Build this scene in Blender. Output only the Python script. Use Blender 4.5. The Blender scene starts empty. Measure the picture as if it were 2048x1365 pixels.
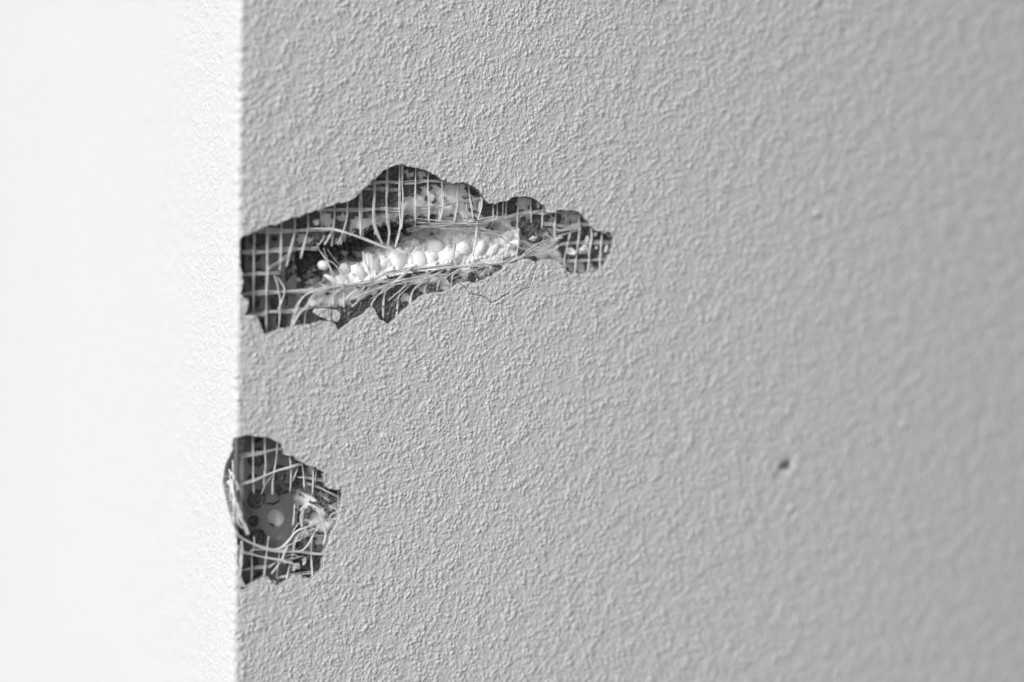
import bpy, bmesh, math, random
import numpy as np
from mathutils import Vector, Matrix, noise as mnoise

S = bpy.context.scene
C = S.collection
R = math.radians
MM = 0.001
ZC = 1.40                       # height of the picture's middle above the ground

# ------------------------------------------------------------------ camera
LENS, W0, H0 = 85.0, 2048.0, 1365.0
F = LENS / 36.0 * W0
YAW, PITCH, ROLL = R(22.0), R(-4.0), R(0.97)
fwd = Vector((math.sin(YAW) * math.cos(PITCH), math.cos(YAW) * math.cos(PITCH), math.sin(PITCH)))
right = Vector((math.cos(YAW), -math.sin(YAW), 0))
up = right.cross(fwd)
right, up = (right * math.cos(ROLL) + up * math.sin(ROLL)), (up * math.cos(ROLL) - right * math.sin(ROLL))
D0 = 0.500
CAM = Vector((0, 0, ZC)) - fwd * D0 - right * ((470.5 - 1024) / F * D0)
cd = bpy.data.cameras.new('camera')
cam = bpy.data.objects.new('camera', cd)
C.objects.link(cam)
cam.matrix_world = Matrix(((right.x, up.x, -fwd.x, CAM.x), (right.y, up.y, -fwd.y, CAM.y),
                           (right.z, up.z, -fwd.z, CAM.z), (0, 0, 0, 1)))
cd.lens = LENS
cd.sensor_width = 36
cd.clip_start = 0.01
cd.clip_end = 500
cd.dof.use_dof = True
cd.dof.focus_distance = 0.517
cd.dof.aperture_fstop = 3.9
S.camera = cam

# ------------------------------------------------------------------ light
SUN_TO = Vector((-0.76, -0.30, 0.58)).normalized()      # towards the sun
w = bpy.data.worlds.new('World')
S.world = w
w.use_nodes = True
nt = w.node_tree
bg = nt.nodes['Background']
sky = nt.nodes.new('ShaderNodeTexSky')
sky.sky_type = 'NISHITA'
sky.sun_disc = False
sky.sun_elevation = math.asin(SUN_TO.z)
sky.sun_rotation = math.atan2(SUN_TO.x, SUN_TO.y)
sky.air_density = 1.0
sky.dust_density = 4.0
bw = nt.nodes.new('ShaderNodeRGBToBW')                   # black-and-white photograph
nt.links.new(sky.outputs[0], bw.inputs[0])
nt.links.new(bw.outputs[0], bg.inputs[0])
bg.inputs[1].default_value = 0.05
sd = bpy.data.lights.new('sun', 'SUN')
sd.energy = 2.0
sd.angle = R(20)
sun = bpy.data.objects.new('sun', sd)
C.objects.link(sun)
sun.rotation_euler = SUN_TO.to_track_quat('Z', 'Y').to_euler()
sun.location = (-2, -2, 4)
S.view_settings.view_transform = 'Standard'
S.view_settings.look = 'None'
S.view_settings.exposure = 0.86
S.view_settings.gamma = 1

# ------------------------------------------------------------------ pixel -> world
def ray(px, py):
    return fwd + right * ((px - W0 / 2) / F) + up * ((H0 / 2 - py) / F)
def front(px, py, d=0.0):                  # point on the front face, d mm behind its surface
    r = ray(px, py)
    return CAM + r * ((d * MM - CAM.y) / r.y)
def side(px, py, d=0.0):                   # point on the side face
    r = ray(px, py)
    return CAM + r * ((d * MM - CAM.x) / r.x)

# ------------------------------------------------------------------ materials
def mat(name, base, rough=0.85, spec=0.3, var=0.0, vscale=300, bump=0.0, bscale=2500, bdist=0.0001,
        dirt=None, dscale=200, dpos=(0.55, 0.75), sss=0.0, trans=0.0):
    m = bpy.data.materials.new(name)
    m.use_nodes = True
    n, l = m.node_tree.nodes, m.node_tree.links
    p = n['Principled BSDF']
    p.inputs['Roughness'].default_value = rough
    p.inputs['Specular IOR Level'].default_value = spec
    tc = n.new('ShaderNodeTexCoord')
    col = n.new('ShaderNodeMix'); col.data_type = 'RGBA'
    a, b = base * (1 - var), base * (1 + var)
    col.inputs[6].default_value = (a, a, a, 1)
    col.inputs[7].default_value = (b, b, b, 1)
    nz = n.new('ShaderNodeTexNoise'); nz.inputs['Scale'].default_value = vscale
    nz.inputs['Detail'].default_value = 5
    l.new(tc.outputs['Object'], nz.inputs['Vector'])
    mr = n.new('ShaderNodeMapRange'); mr.inputs[1].default_value = 0.3; mr.inputs[2].default_value = 0.7
    l.new(nz.outputs[0], mr.inputs[0]); l.new(mr.outputs[0], col.inputs[0])
    out = col.outputs[2]
    if dirt is not None:
        dm = n.new('ShaderNodeMix'); dm.data_type = 'RGBA'
        n2 = n.new('ShaderNodeTexNoise'); n2.inputs['Scale'].default_value = dscale
        n2.inputs['Detail'].default_value = 6; n2.inputs['Roughness'].default_value = 0.65
        l.new(tc.outputs['Object'], n2.inputs['Vector'])
        m2 = n.new('ShaderNodeMapRange'); m2.inputs[1].default_value = dpos[0]; m2.inputs[2].default_value = dpos[1]
        l.new(n2.outputs[0], m2.inputs[0]); l.new(m2.outputs[0], dm.inputs[0])
        l.new(out, dm.inputs[6]); dm.inputs[7].default_value = (dirt, dirt, dirt, 1)
        out = dm.outputs[2]
    l.new(out, p.inputs['Base Color'])
    if bump:
        bn = n.new('ShaderNodeTexNoise'); bn.inputs['Scale'].default_value = bscale
        bn.inputs['Detail'].default_value = 4
        l.new(tc.outputs['Object'], bn.inputs['Vector'])
        bp = n.new('ShaderNodeBump'); bp.inputs['Strength'].default_value = bump
        bp.inputs['Distance'].default_value = bdist
        l.new(bn.outputs[0], bp.inputs['Height']); l.new(bp.outputs[0], p.inputs['Normal'])
    if sss:
        p.inputs['Subsurface Weight'].default_value = sss
        p.inputs['Subsurface Radius'].default_value = (1, 1, 1)
        p.inputs['Subsurface Scale'].default_value = 0.0008
    return m
M_RENDER = mat('painted_render', 0.60, 0.8, 0.25, 0.04, 900, 1.0, 2400, 0.00011)
M_RIM = mat('render_core', 0.30, 0.95, 0.1, 0.2, 1200, 0.6, 2500, 0.0002)
M_MORTAR = mat('grey_mortar', 0.13, 0.95, 0.15, 0.5, 1500, 0.9, 2200, 0.0004, dirt=0.34, dscale=600, dpos=(0.50, 0.74))
M_FOAM = mat('white_polystyrene', 0.86, 0.6, 0.35, 0.03, 400, 0.3, 1200, 0.00005, dirt=0.40, dscale=420, dpos=(0.62, 0.78), sss=0.15)
M_BEAD = mat('white_polystyrene_bead', 0.88, 0.75, 0.4, 0.02, 400, 0.3, 1500, 0.00005, dirt=0.6, dscale=420, dpos=(0.64, 0.78), sss=0.3)
M_PVC = mat('grey_plastic', 0.135, 0.42, 0.4, 0.08, 150, 0.15, 1500, 0.00003, dirt=0.2, dscale=420, dpos=(0.62, 0.8))
M_FIBRE = mat('glass_fibre', 0.68, 0.5, 0.4, 0.16, 700, 0.3, 5000, 0.00003, dirt=0.30, dscale=900, dpos=(0.58, 0.74))
M_BRIGHT = mat('bright_glass_fibre', 0.80, 0.4, 0.5, 0.08, 700, 0.2, 5000, 0.00003)
M_STONE = mat('pale_grit', 0.70, 0.8, 0.3, 0.2, 1500, 0.6, 3500, 0.0001)
M_DIRT = mat('dark_dirt', 0.11, 0.9, 0.2, 0.3, 1500, 0.7, 3500, 0.0001)
M_GROUND = mat('paving', 0.30, 0.9, 0.2, 0.15, 3, 0.3, 60, 0.003)

# ------------------------------------------------------------------ numpy helpers
rng = np.random.default_rng(7)
NT, NSP = 2048, 0.12 * MM
def band_noise(lo, hi, seed, slope=0.0, aniso=(1.0, 1.0, 0.0)):
    """periodic gaussian noise holding wavelengths lo..hi (mm)"""
    g = np.random.default_rng(seed).standard_normal((NT, NT))
    f = np.fft.fft2(g)
    k = np.fft.fftfreq(NT, NSP / MM)
    kx, kz = np.meshgrid(k, k, indexing='ij')
    sx, sz, a = aniso
    kr = np.sqrt(((kx * math.cos(a) + kz * math.sin(a)) * sx) ** 2 + ((-kx * math.sin(a) + kz * math.cos(a)) * sz) ** 2) + 1e-9
    band = 1 / (1 + (kr * lo) ** 8) * 1 / (1 + (1 / (kr * hi)) ** 6) * kr ** slope
    o = np.real(np.fft.ifft2(f * band))
    return o / o.std()
def pebbles(n, rmin, rmax, seed, flat=1.0):
    """periodic field of n rounded grains lying side by side, heights in mm"""
    g = np.random.default_rng(seed); pad = 12
    T = np.zeros((NT + 2 * pad, NT + 2 * pad))
    X = g.uniform(0, NT, n); Y = g.uniform(0, NT, n)
    Rr = (rmin + (rmax - rmin) * g.uniform(0, 1, n) ** 2.2) / (NSP / MM)
    el = g.uniform(0.75, 1.35, n); th = g.uniform(0, math.pi, n); Hh = (Rr * (NSP / MM)) ** 0.6 * 0.5 * g.uniform(0.72, 1.0, n) * flat
    q = np.arange(-8, 9); QX, QY = np.meshgrid(q, q, indexing='ij')
    for x, y, rr, e, t, h in zip(X, Y, Rr, el, th, Hh):
        i, j = int(x), int(y)
        dx = QX - (x - i); dy = QY - (y - j)
        c, s_ = math.cos(t), math.sin(t)
        d = ((dx * c + dy * s_) * e) ** 2 + ((-dx * s_ + dy * c) / e) ** 2
        b = h * np.clip(1 - d / (rr * rr), 0, 1)
        S_ = T[i + pad - 8:i + pad + 9, j + pad - 8:j + pad + 9]
        np.maximum(S_, b, out=S_)
    T[pad:2 * pad] = np.maximum(T[pad:2 * pad], T[NT + pad:]); T[NT:NT + pad] = np.maximum(T[NT:NT + pad], T[:pad])
    T[:, pad:2 * pad] = np.maximum(T[:, pad:2 * pad], T[:, NT + pad:]); T[:, NT:NT + pad] = np.maximum(T[:, NT:NT + pad], T[:, :pad])
    return T[pad:-pad, pad:-pad]
def sample(T, u, z):
    a = (u / NSP) % NT; b = (z / NSP) % NT
    i = a.astype(int) % NT; j = b.astype(int) % NT
    fa = a - np.floor(a); fb = b - np.floor(b)
    i1 = (i + 1) % NT; j1 = (j + 1) % NT
    return (T[i, j] * (1 - fa) + T[i1, j] * fa) * (1 - fb) + (T[i, j1] * (1 - fa) + T[i1, j1] * fa) * fb
def inside(poly, X, Z):
    P = np.asarray(poly); res = np.zeros(X.shape, bool)
    bb = (X > P[:, 0].min()) & (X < P[:, 0].max()) & (Z > P[:, 1].min()) & (Z < P[:, 1].max())
    x, z = X[bb], Z[bb]; r = np.zeros(x.shape, bool)
    for (x0, z0), (x1, z1) in zip(P, np.roll(P, -1, axis=0)):
        if z0 == z1: continue
        c = ((z0 > z) != (z1 > z)) & (x < (x1 - x0) * (z - z0) / (z1 - z0) + x0)
        r ^= c
    res[bb] = r
    return res
def nearest_on(poly, x, z, closed=True):
    P = np.asarray(poly); Q = np.roll(P, -1, axis=0)
    if not closed: P, Q = P[:-1], Q[:-1]
    best = np.full(x.shape, 1e9); bx = x.copy(); bz = z.copy()
    for (x0, z0), (x1, z1) in zip(P, Q):
        dx, dz = x1 - x0, z1 - z0; L = dx * dx + dz * dz + 1e-18
        t = np.clip(((x - x0) * dx + (z - z0) * dz) / L, 0, 1)
        qx, qz = x0 + t * dx, z0 + t * dz
        d = (x - qx) ** 2 + (z - qz) ** 2
        m = d < best
        best[m] = d[m]; bx[m] = qx[m]; bz[m] = qz[m]
    return bx, bz, np.sqrt(best)
def rough_poly(poly, amp, step, seed):
    r = random.Random(seed); out = []
    n = len(poly)
    for i in range(n):
        a, b = Vector(poly[i]), Vector(poly[(i + 1) % n])
        L = (b - a).length; k = max(1, int(L / step))
        nrm = Vector((-(b - a).y, (b - a).x)).normalized() if L > 0 else Vector((0, 0))
        for j in range(k):
            p = a.lerp(b, j / k)
            if j: p = p + nrm * r.gauss(0, amp)
            out.append((p.x, p.y))
    return out

def bow(x):
    """the wall face is bent back a few mm away from the corner, to dim its right side"""
    t = np.clip((x - 0.055) / 0.155, 0, 1.6)
    return np.where(t < 1, 0.0085 * t * t, 0.0085 * (1 + 2 * (t - 1) - 1.667 * (t - 1) ** 2))  # curve added so the face turns from the sun and darkens rightwards

def parent_to(o, parent):
    if parent is not None:
        o.parent = parent
        o.matrix_parent_inverse = Matrix.Translation(parent.location).inverted() if parent.type == 'EMPTY' else Matrix()
def link_mesh(name, verts, faces, material, parent=None, smooth=True):
    me = bpy.data.meshes.new(name)
    v = np.asarray(verts, dtype=np.float32).reshape(-1, 3)
    f = np.asarray(faces, dtype=np.int32).reshape(-1, 4) if not isinstance(faces, list) else None
    if f is not None:
        me.vertices.add(len(v)); me.vertices.foreach_set('co', v.ravel())
        me.loops.add(f.size); me.loops.foreach_set('vertex_index', f.ravel())
        me.polygons.add(len(f))
        me.polygons.foreach_set('loop_start', np.arange(0, f.size, 4, dtype=np.int32))
        me.polygons.foreach_set('loop_total', np.full(len(f), 4, dtype=np.int32))
        me.update(calc_edges=True)
    else:
        me.from_pydata([tuple(p) for p in v], [], faces); me.update()
    me.polygons.foreach_set('use_smooth', np.full(len(me.polygons), smooth))
    me.materials.append(material)
    o = bpy.data.objects.new(name, me)
    C.objects.link(o)
    parent_to(o, parent)
    return o
def tag(o, label=None, cat=None, group=None, kind=None):
    for k, v in (('label', label), ('category', cat), ('group', group), ('kind', kind)):
        if v: o[k] = v
    return o

RC = 1.3 * MM                        # rounding of the rendered corner
def wrap(u, z, depth, r, d):
    """u runs round the corner (u>0 front, u<0 side) of a surface d inside the wall with corner radius r,
       depth further inwards; returns xyz arrays"""
    arc = math.pi * r / 2
    ang = np.clip(u / arc + 0.5, 0, 1) * (math.pi / 2) if r > 0 else np.where(u > 0, math.pi / 2, 0.0)
    nx, ny = -np.cos(ang), -np.sin(ang)              # outward normal
    cx = d + r + np.maximum(u - arc / 2, 0)
    cy = d + r + np.maximum(-u - arc / 2, 0)
    x = cx + nx * (r - depth); y = cy + ny * (r - depth)
    return np.stack([x, y, z], -1)
def u_front(x, r, d): return x - d - r + math.pi * r / 4
def u_side(y, r, d): return -(y - d - r + math.pi * r / 4)

def sheet(name, us, zs, remove, snaps, P, rim, material, parent=None, rim_jit=0.0, rim_mat=None, seed=1):
    """grid over us x zs without the removed cells, its hole edges pulled on to the snap polygons, and given a rim"""
    U, Z = np.meshgrid(us, zs, indexing='ij'); nu, nz = U.shape
    cu = (U[:-1, :-1] + U[1:, 1:]) / 2; cz = (Z[:-1, :-1] + Z[1:, 1:]) / 2
    gone = remove(cu, cz); keep = ~gone
    U = U.copy(); Z = Z.copy()
    touch_k = np.zeros(U.shape, bool); touch_g = np.zeros(U.shape, bool)
    for T, m in ((touch_k, keep), (touch_g, gone)):
        T[:-1, :-1] |= m; T[1:, :-1] |= m; T[:-1, 1:] |= m; T[1:, 1:] |= m
    edge = touch_k & touch_g
    if snaps and edge.any():
        x, z = U[edge], Z[edge]
        bd = np.full(x.shape, 1e9); nx_, nz_ = x.copy(), z.copy()
        for sp in snaps:
            bx, bz, dd = nearest_on(sp, x, z)
            m = dd < bd; bd[m] = dd[m]; nx_[m] = bx[m]; nz_[m] = bz[m]
        lim = 1.5 * max(np.median(np.diff(us)), np.median(np.diff(zs)))
        ok = bd < lim
        x[ok] = nx_[ok]; z[ok] = nz_[ok]
        U[edge] = x; Z[edge] = z
    pos = P(U, Z, np.zeros(U.shape))
    idx = -np.ones(U.shape, np.int64); idx[touch_k] = np.arange(touch_k.sum())
    V = pos[touch_k]
    q = np.stack([idx[:-1, :-1], idx[1:, :-1], idx[1:, 1:], idx[:-1, 1:]], -1)[keep]
    verts = [V]; faces = [q]; base = len(V)
    if rim:
        E = []
        ii, jj = np.nonzero(keep[:-1, :] & gone[1:, :]); E += [np.stack([ii + 1, jj, ii + 1, jj + 1], -1)]
        ii, jj = np.nonzero(gone[:-1, :] & keep[1:, :]); E += [np.stack([ii + 1, jj + 1, ii + 1, jj], -1)]
        ii, jj = np.nonzero(keep[:, :-1] & gone[:, 1:]); E += [np.stack([ii + 1, jj + 1, ii, jj + 1], -1)]
        ii, jj = np.nonzero(gone[:, :-1] & keep[:, 1:]); E += [np.stack([ii, jj + 1, ii + 1, jj + 1], -1)]
        E = np.concatenate(E)
        if len(E):
            rr = np.random.default_rng(seed)
            JU = rr.standard_normal(U.shape) * rim_jit; JZ = rr.standard_normal(U.shape) * rim_jit
            a0, a1, b0, b1 = E.T
            steps = [0, 0.12, 0.5, 1.0]
            ring = []
            for s in steps:
                dep = np.full(U.shape, 0.0) + rim * s
                PP = P(U + JU * s, Z + JZ * s, dep)
                ring.append(base)
                verts.append(PP[edge]); base += edge.sum()
            eid = -np.ones(U.shape, np.int64); eid[edge] = np.arange(edge.sum())
            A, B = eid[a0, a1], eid[b0, b1]
            ok = (A >= 0) & (B >= 0); A, B = A[ok], B[ok]
            for k in range(len(steps) - 1):
                faces.append(np.stack([A + ring[k], A + ring[k + 1], B + ring[k + 1], B + ring[k]], -1))
    o = link_mesh(name, np.concatenate(verts), np.concatenate(faces), material, parent)
    if rim_mat is not None:
        o.data.materials.append(rim_mat)
        mi = np.zeros(len(o.data.polygons), np.int32); mi[len(faces[0]):] = 1
        mi[len(faces[0]):len(faces[0]) + len(faces[1])] = 0
        o.data.polygons.foreach_set('material_index', mi)
    return o

def axis(fine0, fine1, step, far0, far1, grow=1.35):
    m = list(np.arange(fine0, fine1 + step / 2, step))
    a = []; s = step; x = fine0
    while x > far0: s *= grow; x = max(far0, x - s); a.append(x)
    b = []; s = step; x = m[-1]
    while x < far1: s *= grow; x = min(far1, x + s); b.append(x)
    return np.array(a[::-1] + m + b)

# ------------------------------------------------------------------ traced outlines (photo pixels on the wall's faces)
UP = [(480,478),(486.4,472.5),(495,471),(508,464),(533,452.5),(548,449.6),(549.5,452.5),(562.5,446),(577,438),(590,434),(598,435),(615,424.7),
 (617,426),(631,420),(642,419),(650,415),(668,410),(678,405),(693,405),(707.5,398),(718,388),(728,376),(741,365),(751,358),(756,351),(765,342.7),
 (775,338),(787,331.7),(797,330),(807,329),(816,334),(834,335.4),(853,341),(875,351.5),(888,361),(905.5,367.6),(923,364.4),(936,367),(940.7,371),
 (949.5,374),(960,383),(967,392),(973,402),(980,408),(995,406.4),(1008,403),(1017,401),(1024.5,394.8),(1039,394),(1049,393),(1062.5,394.6),
 (1074,400.5),(1084.5,409),(1092.6,418),(1094,425.4),(1100.6,425.4),(1114,421),(1122.6,419.5),(1131,421.7),(1146,420.7),(1159,424),(1163.6,430),
 (1177,443),(1181,452),(1188.5,457.6),(1197,463.5),(1212,468),(1216,463),(1222,465),(1225,473),(1229.5,475),(1229,491),(1225,507.4),(1218,520.6),
 (1212,531),(1200,542),(1191.5,547.7),(1180,546),(1171,548.5),(1156,547.7),(1143,548.5),(1134,543),(1127.7,533.8),(1118,523.5),(1103.5,520),
 (1090,520),(1080,523.5),(1075.7,526.5),(1065.5,522.8),(1056.7,518.4),(1042,522),(1026,528),(1008,531),(1005.4,541),(989,550.6),(976,557),
 (962,563),(952,568),(940,563.5),(930,566),(920,566.4),(913,571),(903.6,578),(894,582),(883,585.5),(873,587.7),(854,587.7),(840.6,595.7),
 (829,604.5),(814,617.7),(802.5,628),(791,639.7),(779,650),(770,644),(760,639.7),(754,629.4),(750,619),(745.4,616),(735,622),(722,633),(707,640.5),
 (700,646),(688.5,655),(677,661),(671,649.4),(665,644),(649,643),(640,645),(630,646.5),(624,651),(612,650),(602,651),(583,655),(562.5,660),(548,664),
 (527,668.5),(523,657),(518.6,643.6),(512.7,632),(500,630.5),(488,629.6),(493,626),(497,607),(494.5,596.5),(489,598),(485,591),(481,587),(484,578),(486.5,560),
 (484,545),(481,536),(479.6,520),(479.4,500)]
LOF = [(484,873),(496,870),(505,871.8),(514,873.7),(535.5,875),(546,880),(556.6,885.6),(564.5,892),(569.7,902.7),(570.4,910.6),(589.5,912.6),(592,920),
 (605,925),(614.6,931.7),(627.8,933.7),(635.7,939.7),(648.8,943.6),(647.5,952.8),(650,964.7),(656.8,978),(670,980.5),(681.8,978.5),(685,992.4),
 (684.4,1008),(681,1018),(676.5,1036.4),(673.9,1049.5),(662,1069.3),(656.8,1089),(648.8,1107.6),(649.5,1115.5),(647.5,1128.7),(647.5,1138),(641,1147),
 (631.7,1152.4),(625,1159),(614.6,1157.7),(606.7,1157.7),(602.7,1151),(589.5,1151.7),(577.7,1161.6),(561.8,1170.8),(552.6,1172),(544.7,1165.6),
 (538,1155),(530,1156),(522,1160),(506.5,1165.6),(489,1173.5),(482.7,1175.5),(476,1179)]
LOS = [(471.5,1183),(470.5,1168),(467,1122),(468,1095),(467,1063),(460,1036),(456,1025),(449.8,1001.6),(444.5,968.7),(447,945),(451,929),(458,913),(463,902.7),(464.5,888),(466,877)]

def fu(px, py, r=RC, d=0.0, depth=0.0):
    p = front(px, py, (d / MM) + depth); return (u_front(p.x, r, d), p.z)
def su(px, py, r=RC, d=0.0):
    p = side(px, py, d / MM); return (u_side(p.y, r, d), p.z)
poly_up = rough_poly([fu(*p) for p in UP], 0.10 * MM, 0.5 * MM, 3)
poly_lo = rough_poly([fu(*p) for p in LOF] + [su(*p) for p in LOS], 0.10 * MM, 0.5 * MM, 4)

# ------------------------------------------------------------------ wall
wall = bpy.data.objects.new('house_wall', None)
wall.location = (0, 0, 0)
C.objects.link(wall)
tag(wall, 'pale rough rendered house wall corner with two broken holes showing mesh, plastic and foam', 'wall', kind='thing')

# grain of the render
G1 = band_noise(0.55, 1.5, 11, -0.3)
G2 = band_noise(0.42, 0.8, 12)
G3 = band_noise(4.0, 14.0, 13)
G4 = band_noise(0.9, 1.6, 14)
G5 = band_noise(1.6, 4.5, 17)
PB = pebbles(150000, 0.22, 0.56, 41)
PB = PB - PB.mean()
def grain(u, z):
    a = sample(G1, u, z); b = sample(G2, u + 0.013, z + 0.07); c = sample(G3, u, z + 0.03)
    d = sample(G4, u + 0.05, z + 0.02); e = sample(G5, u + 0.02, z + 0.09)
    coarse = 1 + 0.35 * np.tanh(c)                    # coarser and smoother trowelled areas
    h = (0.52 * sample(PB, u, z) + 0.018 * np.tanh(a) + 0.010 * b) * coarse + 0.024 * c + 0.016 * e
    h += 0.05 * np.clip(d - 1.5, 0, 1.1) - 0.09 * np.clip(-d - 1.5, 0, 1.0)
    return h * MM
CRACKS = [[(919,567),(928,573),(935,579),(941,588),(952,590),(965,593),(976,597),(979,602),(984.5,606.5),(993,603),(1000,599),(1008,592),(1019,587)],
          [(1029,593),(1036,588),(1044,581),(1051,577.5),(1060,576)], [(1071,538),(1067,552),(1064,562),(1061,570)],
          [(754,590),(757,600)], [(1128,535),(1136,549),(1141,560)]]
crack_uv = [([fu(*q) for q in c], d) for c, d in zip(CRACKS, (0.6, 0.6, 0.35, 0, 0.2))]
SPOTS = [(1572,932,9,-0.9),(1564,936,7,-0.7),(1579,926,6,-0.7),(1583,1018,9,0.30),(1586,1026,6,-0.3),(1808,852,9,0.28),(1811,858,7,-0.3),(1640,438,9,-0.25),(1634,428,8,0.25),
         (799,48,8,0.3),(1648,8,8,-0.3),(1690,62,9,-0.25),(1715,1012,8,0.25),(1712,1010,5,-0.2),(1500,918,5,-0.25),(1700,895,7,0.2),(1230,170,7,0.25)]
def front_bow(px, py):
    d = 0.0
    for _ in range(4): d = float(bow(front(px, py, d).x)) / MM
    return front(px, py, d)
spot_uv = []
def coat(u, z, depth):
    fade = np.clip((u + 0.30) / 0.03, 0, 1) * np.clip((0.30 - u) / 0.03, 0, 1) * np.clip((0.13 - np.abs(z - ZC)) / 0.02, 0, 1)
    h = grain(u, z) * fade
    h += 0.05 * MM * sample(G5, u * 0 + 0.01, z) * np.exp(-(u / (2 * MM)) ** 2)
    near = (u > 0.03) & (u < 0.075) & (np.abs(z - ZC) < 0.03)
    for line, dep in crack_uv:
        if not dep: continue
        x, zz = u[near], z[near]
        _, _, dd = nearest_on(line, x, zz, closed=False)
        hh = h[near] - dep * MM * np.exp(-(dd / (0.10 * MM)) ** 2); h[near] = hh
    for (a, b), r, hh in spot_uv:
        h = h + hh * np.exp(-(((u - a) ** 2 + (z - b) ** 2) / r ** 2))
    h = h * np.clip(1 - depth / (0.6 * MM), 0, 1) + 0
    o = wrap(u, z, depth - h, RC, 0.0); o[..., 1] += bow(u)
    return o
for x, y, r, h in SPOTS:
    q = front_bow(x, y); spot_uv.append(((u_front(q.x, RC, 0.0), q.z), r / 9.2 * MM, h * MM))
us = np.concatenate([axis(-0.190, -0.0121, 0.00036, -2.5, -0.0121)[:-1], axis(-0.012, 0.205, 0.00016, -0.012, 3.0), np.arange(fu(915, 590)[0], fu(1078, 590)[0], 0.00009)])
us = np.unique(np.round(us, 6)); us = us[np.concatenate([[True], np.diff(us) > 0.00004])]
zs = np.concatenate([axis(ZC - 0.088, ZC + 0.088, 0.00016, 0.0, 3.0), np.arange(fu(1000, 612)[1], fu(1000, 535)[1], 0.00009)])
zs = np.unique(np.round(zs, 6)); zs = zs[np.concatenate([[True], np.diff(zs) > 0.00004])]
def rem_coat(cu, cz): return inside(poly_up, cu, cz) | inside(poly_lo, cu, cz)
rc = sheet('render_coat', us, zs, rem_coat, [poly_up, poly_lo], coat, 2.7 * MM, M_RENDER, wall, rim_jit=0.16 * MM, rim_mat=M_RIM, seed=5)

# ------------------------------------------------------------------ foam board with the torn cavity
DF = 3.5 * MM
def ff(px, py): return fu(px, py, 0.0, DF)
CAV = [(588,505),(604,492),(640,487),(680,478),(716,468),(745,456),(780,446),(820,438),(860,433),(900,431),(950,436),(1000,444),(1030,456),
       (1046,480),(1040,502),(1010,518),(960,527),(900,531),(840,537),(790,545),(745,560),(700,572),(650,579),(604,583),(588,560)]
cav = np.array([ff(*p) for p in CAV])
top = np.array([ff(*p) for p in CAV[:13]]); bot = np.array([ff(*p) for p in CAV[13:]][::-1])
F1 = band_noise(2.2, 5.0, 21); F2 = band_noise(0.7, 1.8, 22); F3 = band_noise(0.5, 1.0, 23); F4 = band_noise(1.5, 3.5, 24)
vr = np.random.default_rng(31)
cells = np.stack([vr.uniform(-0.002, 0.085, 900), vr.uniform(-0.035, 0.035, 900)], -1)
def voro(u, z):
    """nearest and second nearest polystyrene bead centre"""
    d1 = np.full(u.shape, 1e9); d2 = d1.copy()
    for a, b in cells:
        b = b + ZC + 0.012
        d = np.hypot(u - a, z - b)
        d2 = np.minimum(d2, np.maximum(d1, d)); d1 = np.minimum(d1, d)
    return d1, d2
def foam_depth(u, z):
    t = np.interp(u, top[:, 0], top[:, 1]); b = np.interp(u, bot[:, 0], bot[:, 1])
    nn = sample(F1, u, z); n2 = sample(F2, u, z)
    t = t + 0.35 * MM * nn; b = b + 0.35 * MM * nn
    v = (t - z) / np.maximum(t - b, 1e-5)
    x0, x1 = cav[:, 0].min(), cav[:, 0].max()
    s = np.clip((u - x0) / (1.2 * MM), 0, 1) * np.clip((x1 - u) / (5 * MM), 0, 1)
    fr = (u - x0) / (x1 - x0)
    dm = np.interp(fr, [0, 0.1, 0.35, 0.55, 0.75, 1], [4.5, 6.2, 6.5, 5.6, 4.2, 2.5]) * MM
    prof = np.where(v < 0.16, np.clip(v / 0.10, 0, 1) ** 0.7, np.clip((1 - v) / 0.86, 0, 1))
    prof = np.where((v < 0) | (v > 1), 0, np.minimum(prof, 1))
    d = dm * s * prof
    d = d - 0.8 * MM * np.clip((v - 0.93) / 0.16, 0, 1) * np.clip((2.6 - v) / 0.8, 0, 1) * np.clip((fr - 0.06) / 0.1, 0, 1) * np.clip((1 - fr) / 0.15, 0, 1)
    incav = d > 0.2 * MM
    d = d - 0.6 * MM * np.clip((u - 0.0128) / 0.0018, 0, 1) + 0.35 * MM * np.clip((0.0135 - u) / 0.0010, 0, 1)
    return d + np.where(incav, 0.45, 0.06) * MM * nn + np.where(incav, 0.2, 0.03) * MM * n2, incav
def board(u, z, depth):
    near = (u > -0.004) & (u < 0.086) & (np.abs(z - ZC + 0.002) < 0.042)
    d = np.zeros(u.shape)
    uu, zz = u[near], z[near]
    dd, inc = foam_depth(uu, zz)
    d1, d2 = voro(uu, zz)
    bead = np.clip((d2 - d1) / (0.9 * MM), 0, 1)
    dd = dd - np.where(inc, 0.75, 0.16) * MM * np.sqrt(bead)
    d[near] = dd
    o = wrap(u, z, depth + d, 0.0, DF); o[..., 1] += bow(u)
    return o
usb = axis(-0.004, 0.086, 0.0003, -2.5, 3.0, 1.5)
zsb = axis(ZC - 0.044, ZC + 0.040, 0.0003, 0.0, 3.0, 1.5)
bd = sheet('insulation_board', usb, zsb, lambda a, b: np.zeros(a.shape, bool), None, board, 0, M_FOAM, wall)
tag(bd, 'white polystyrene board, torn open behind the upper hole')

def on_foam(px, py, lift=0.0):
    y = DF
    for _ in range(12):
        p = front(px, py, y / MM)
        d, _i = foam_depth(np.array([p.x - DF]), np.array([p.z]))
        y = 0.5 * y + 0.5 * (DF + float(d[0]) - lift)
    return front(px, py, y / MM)

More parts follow.
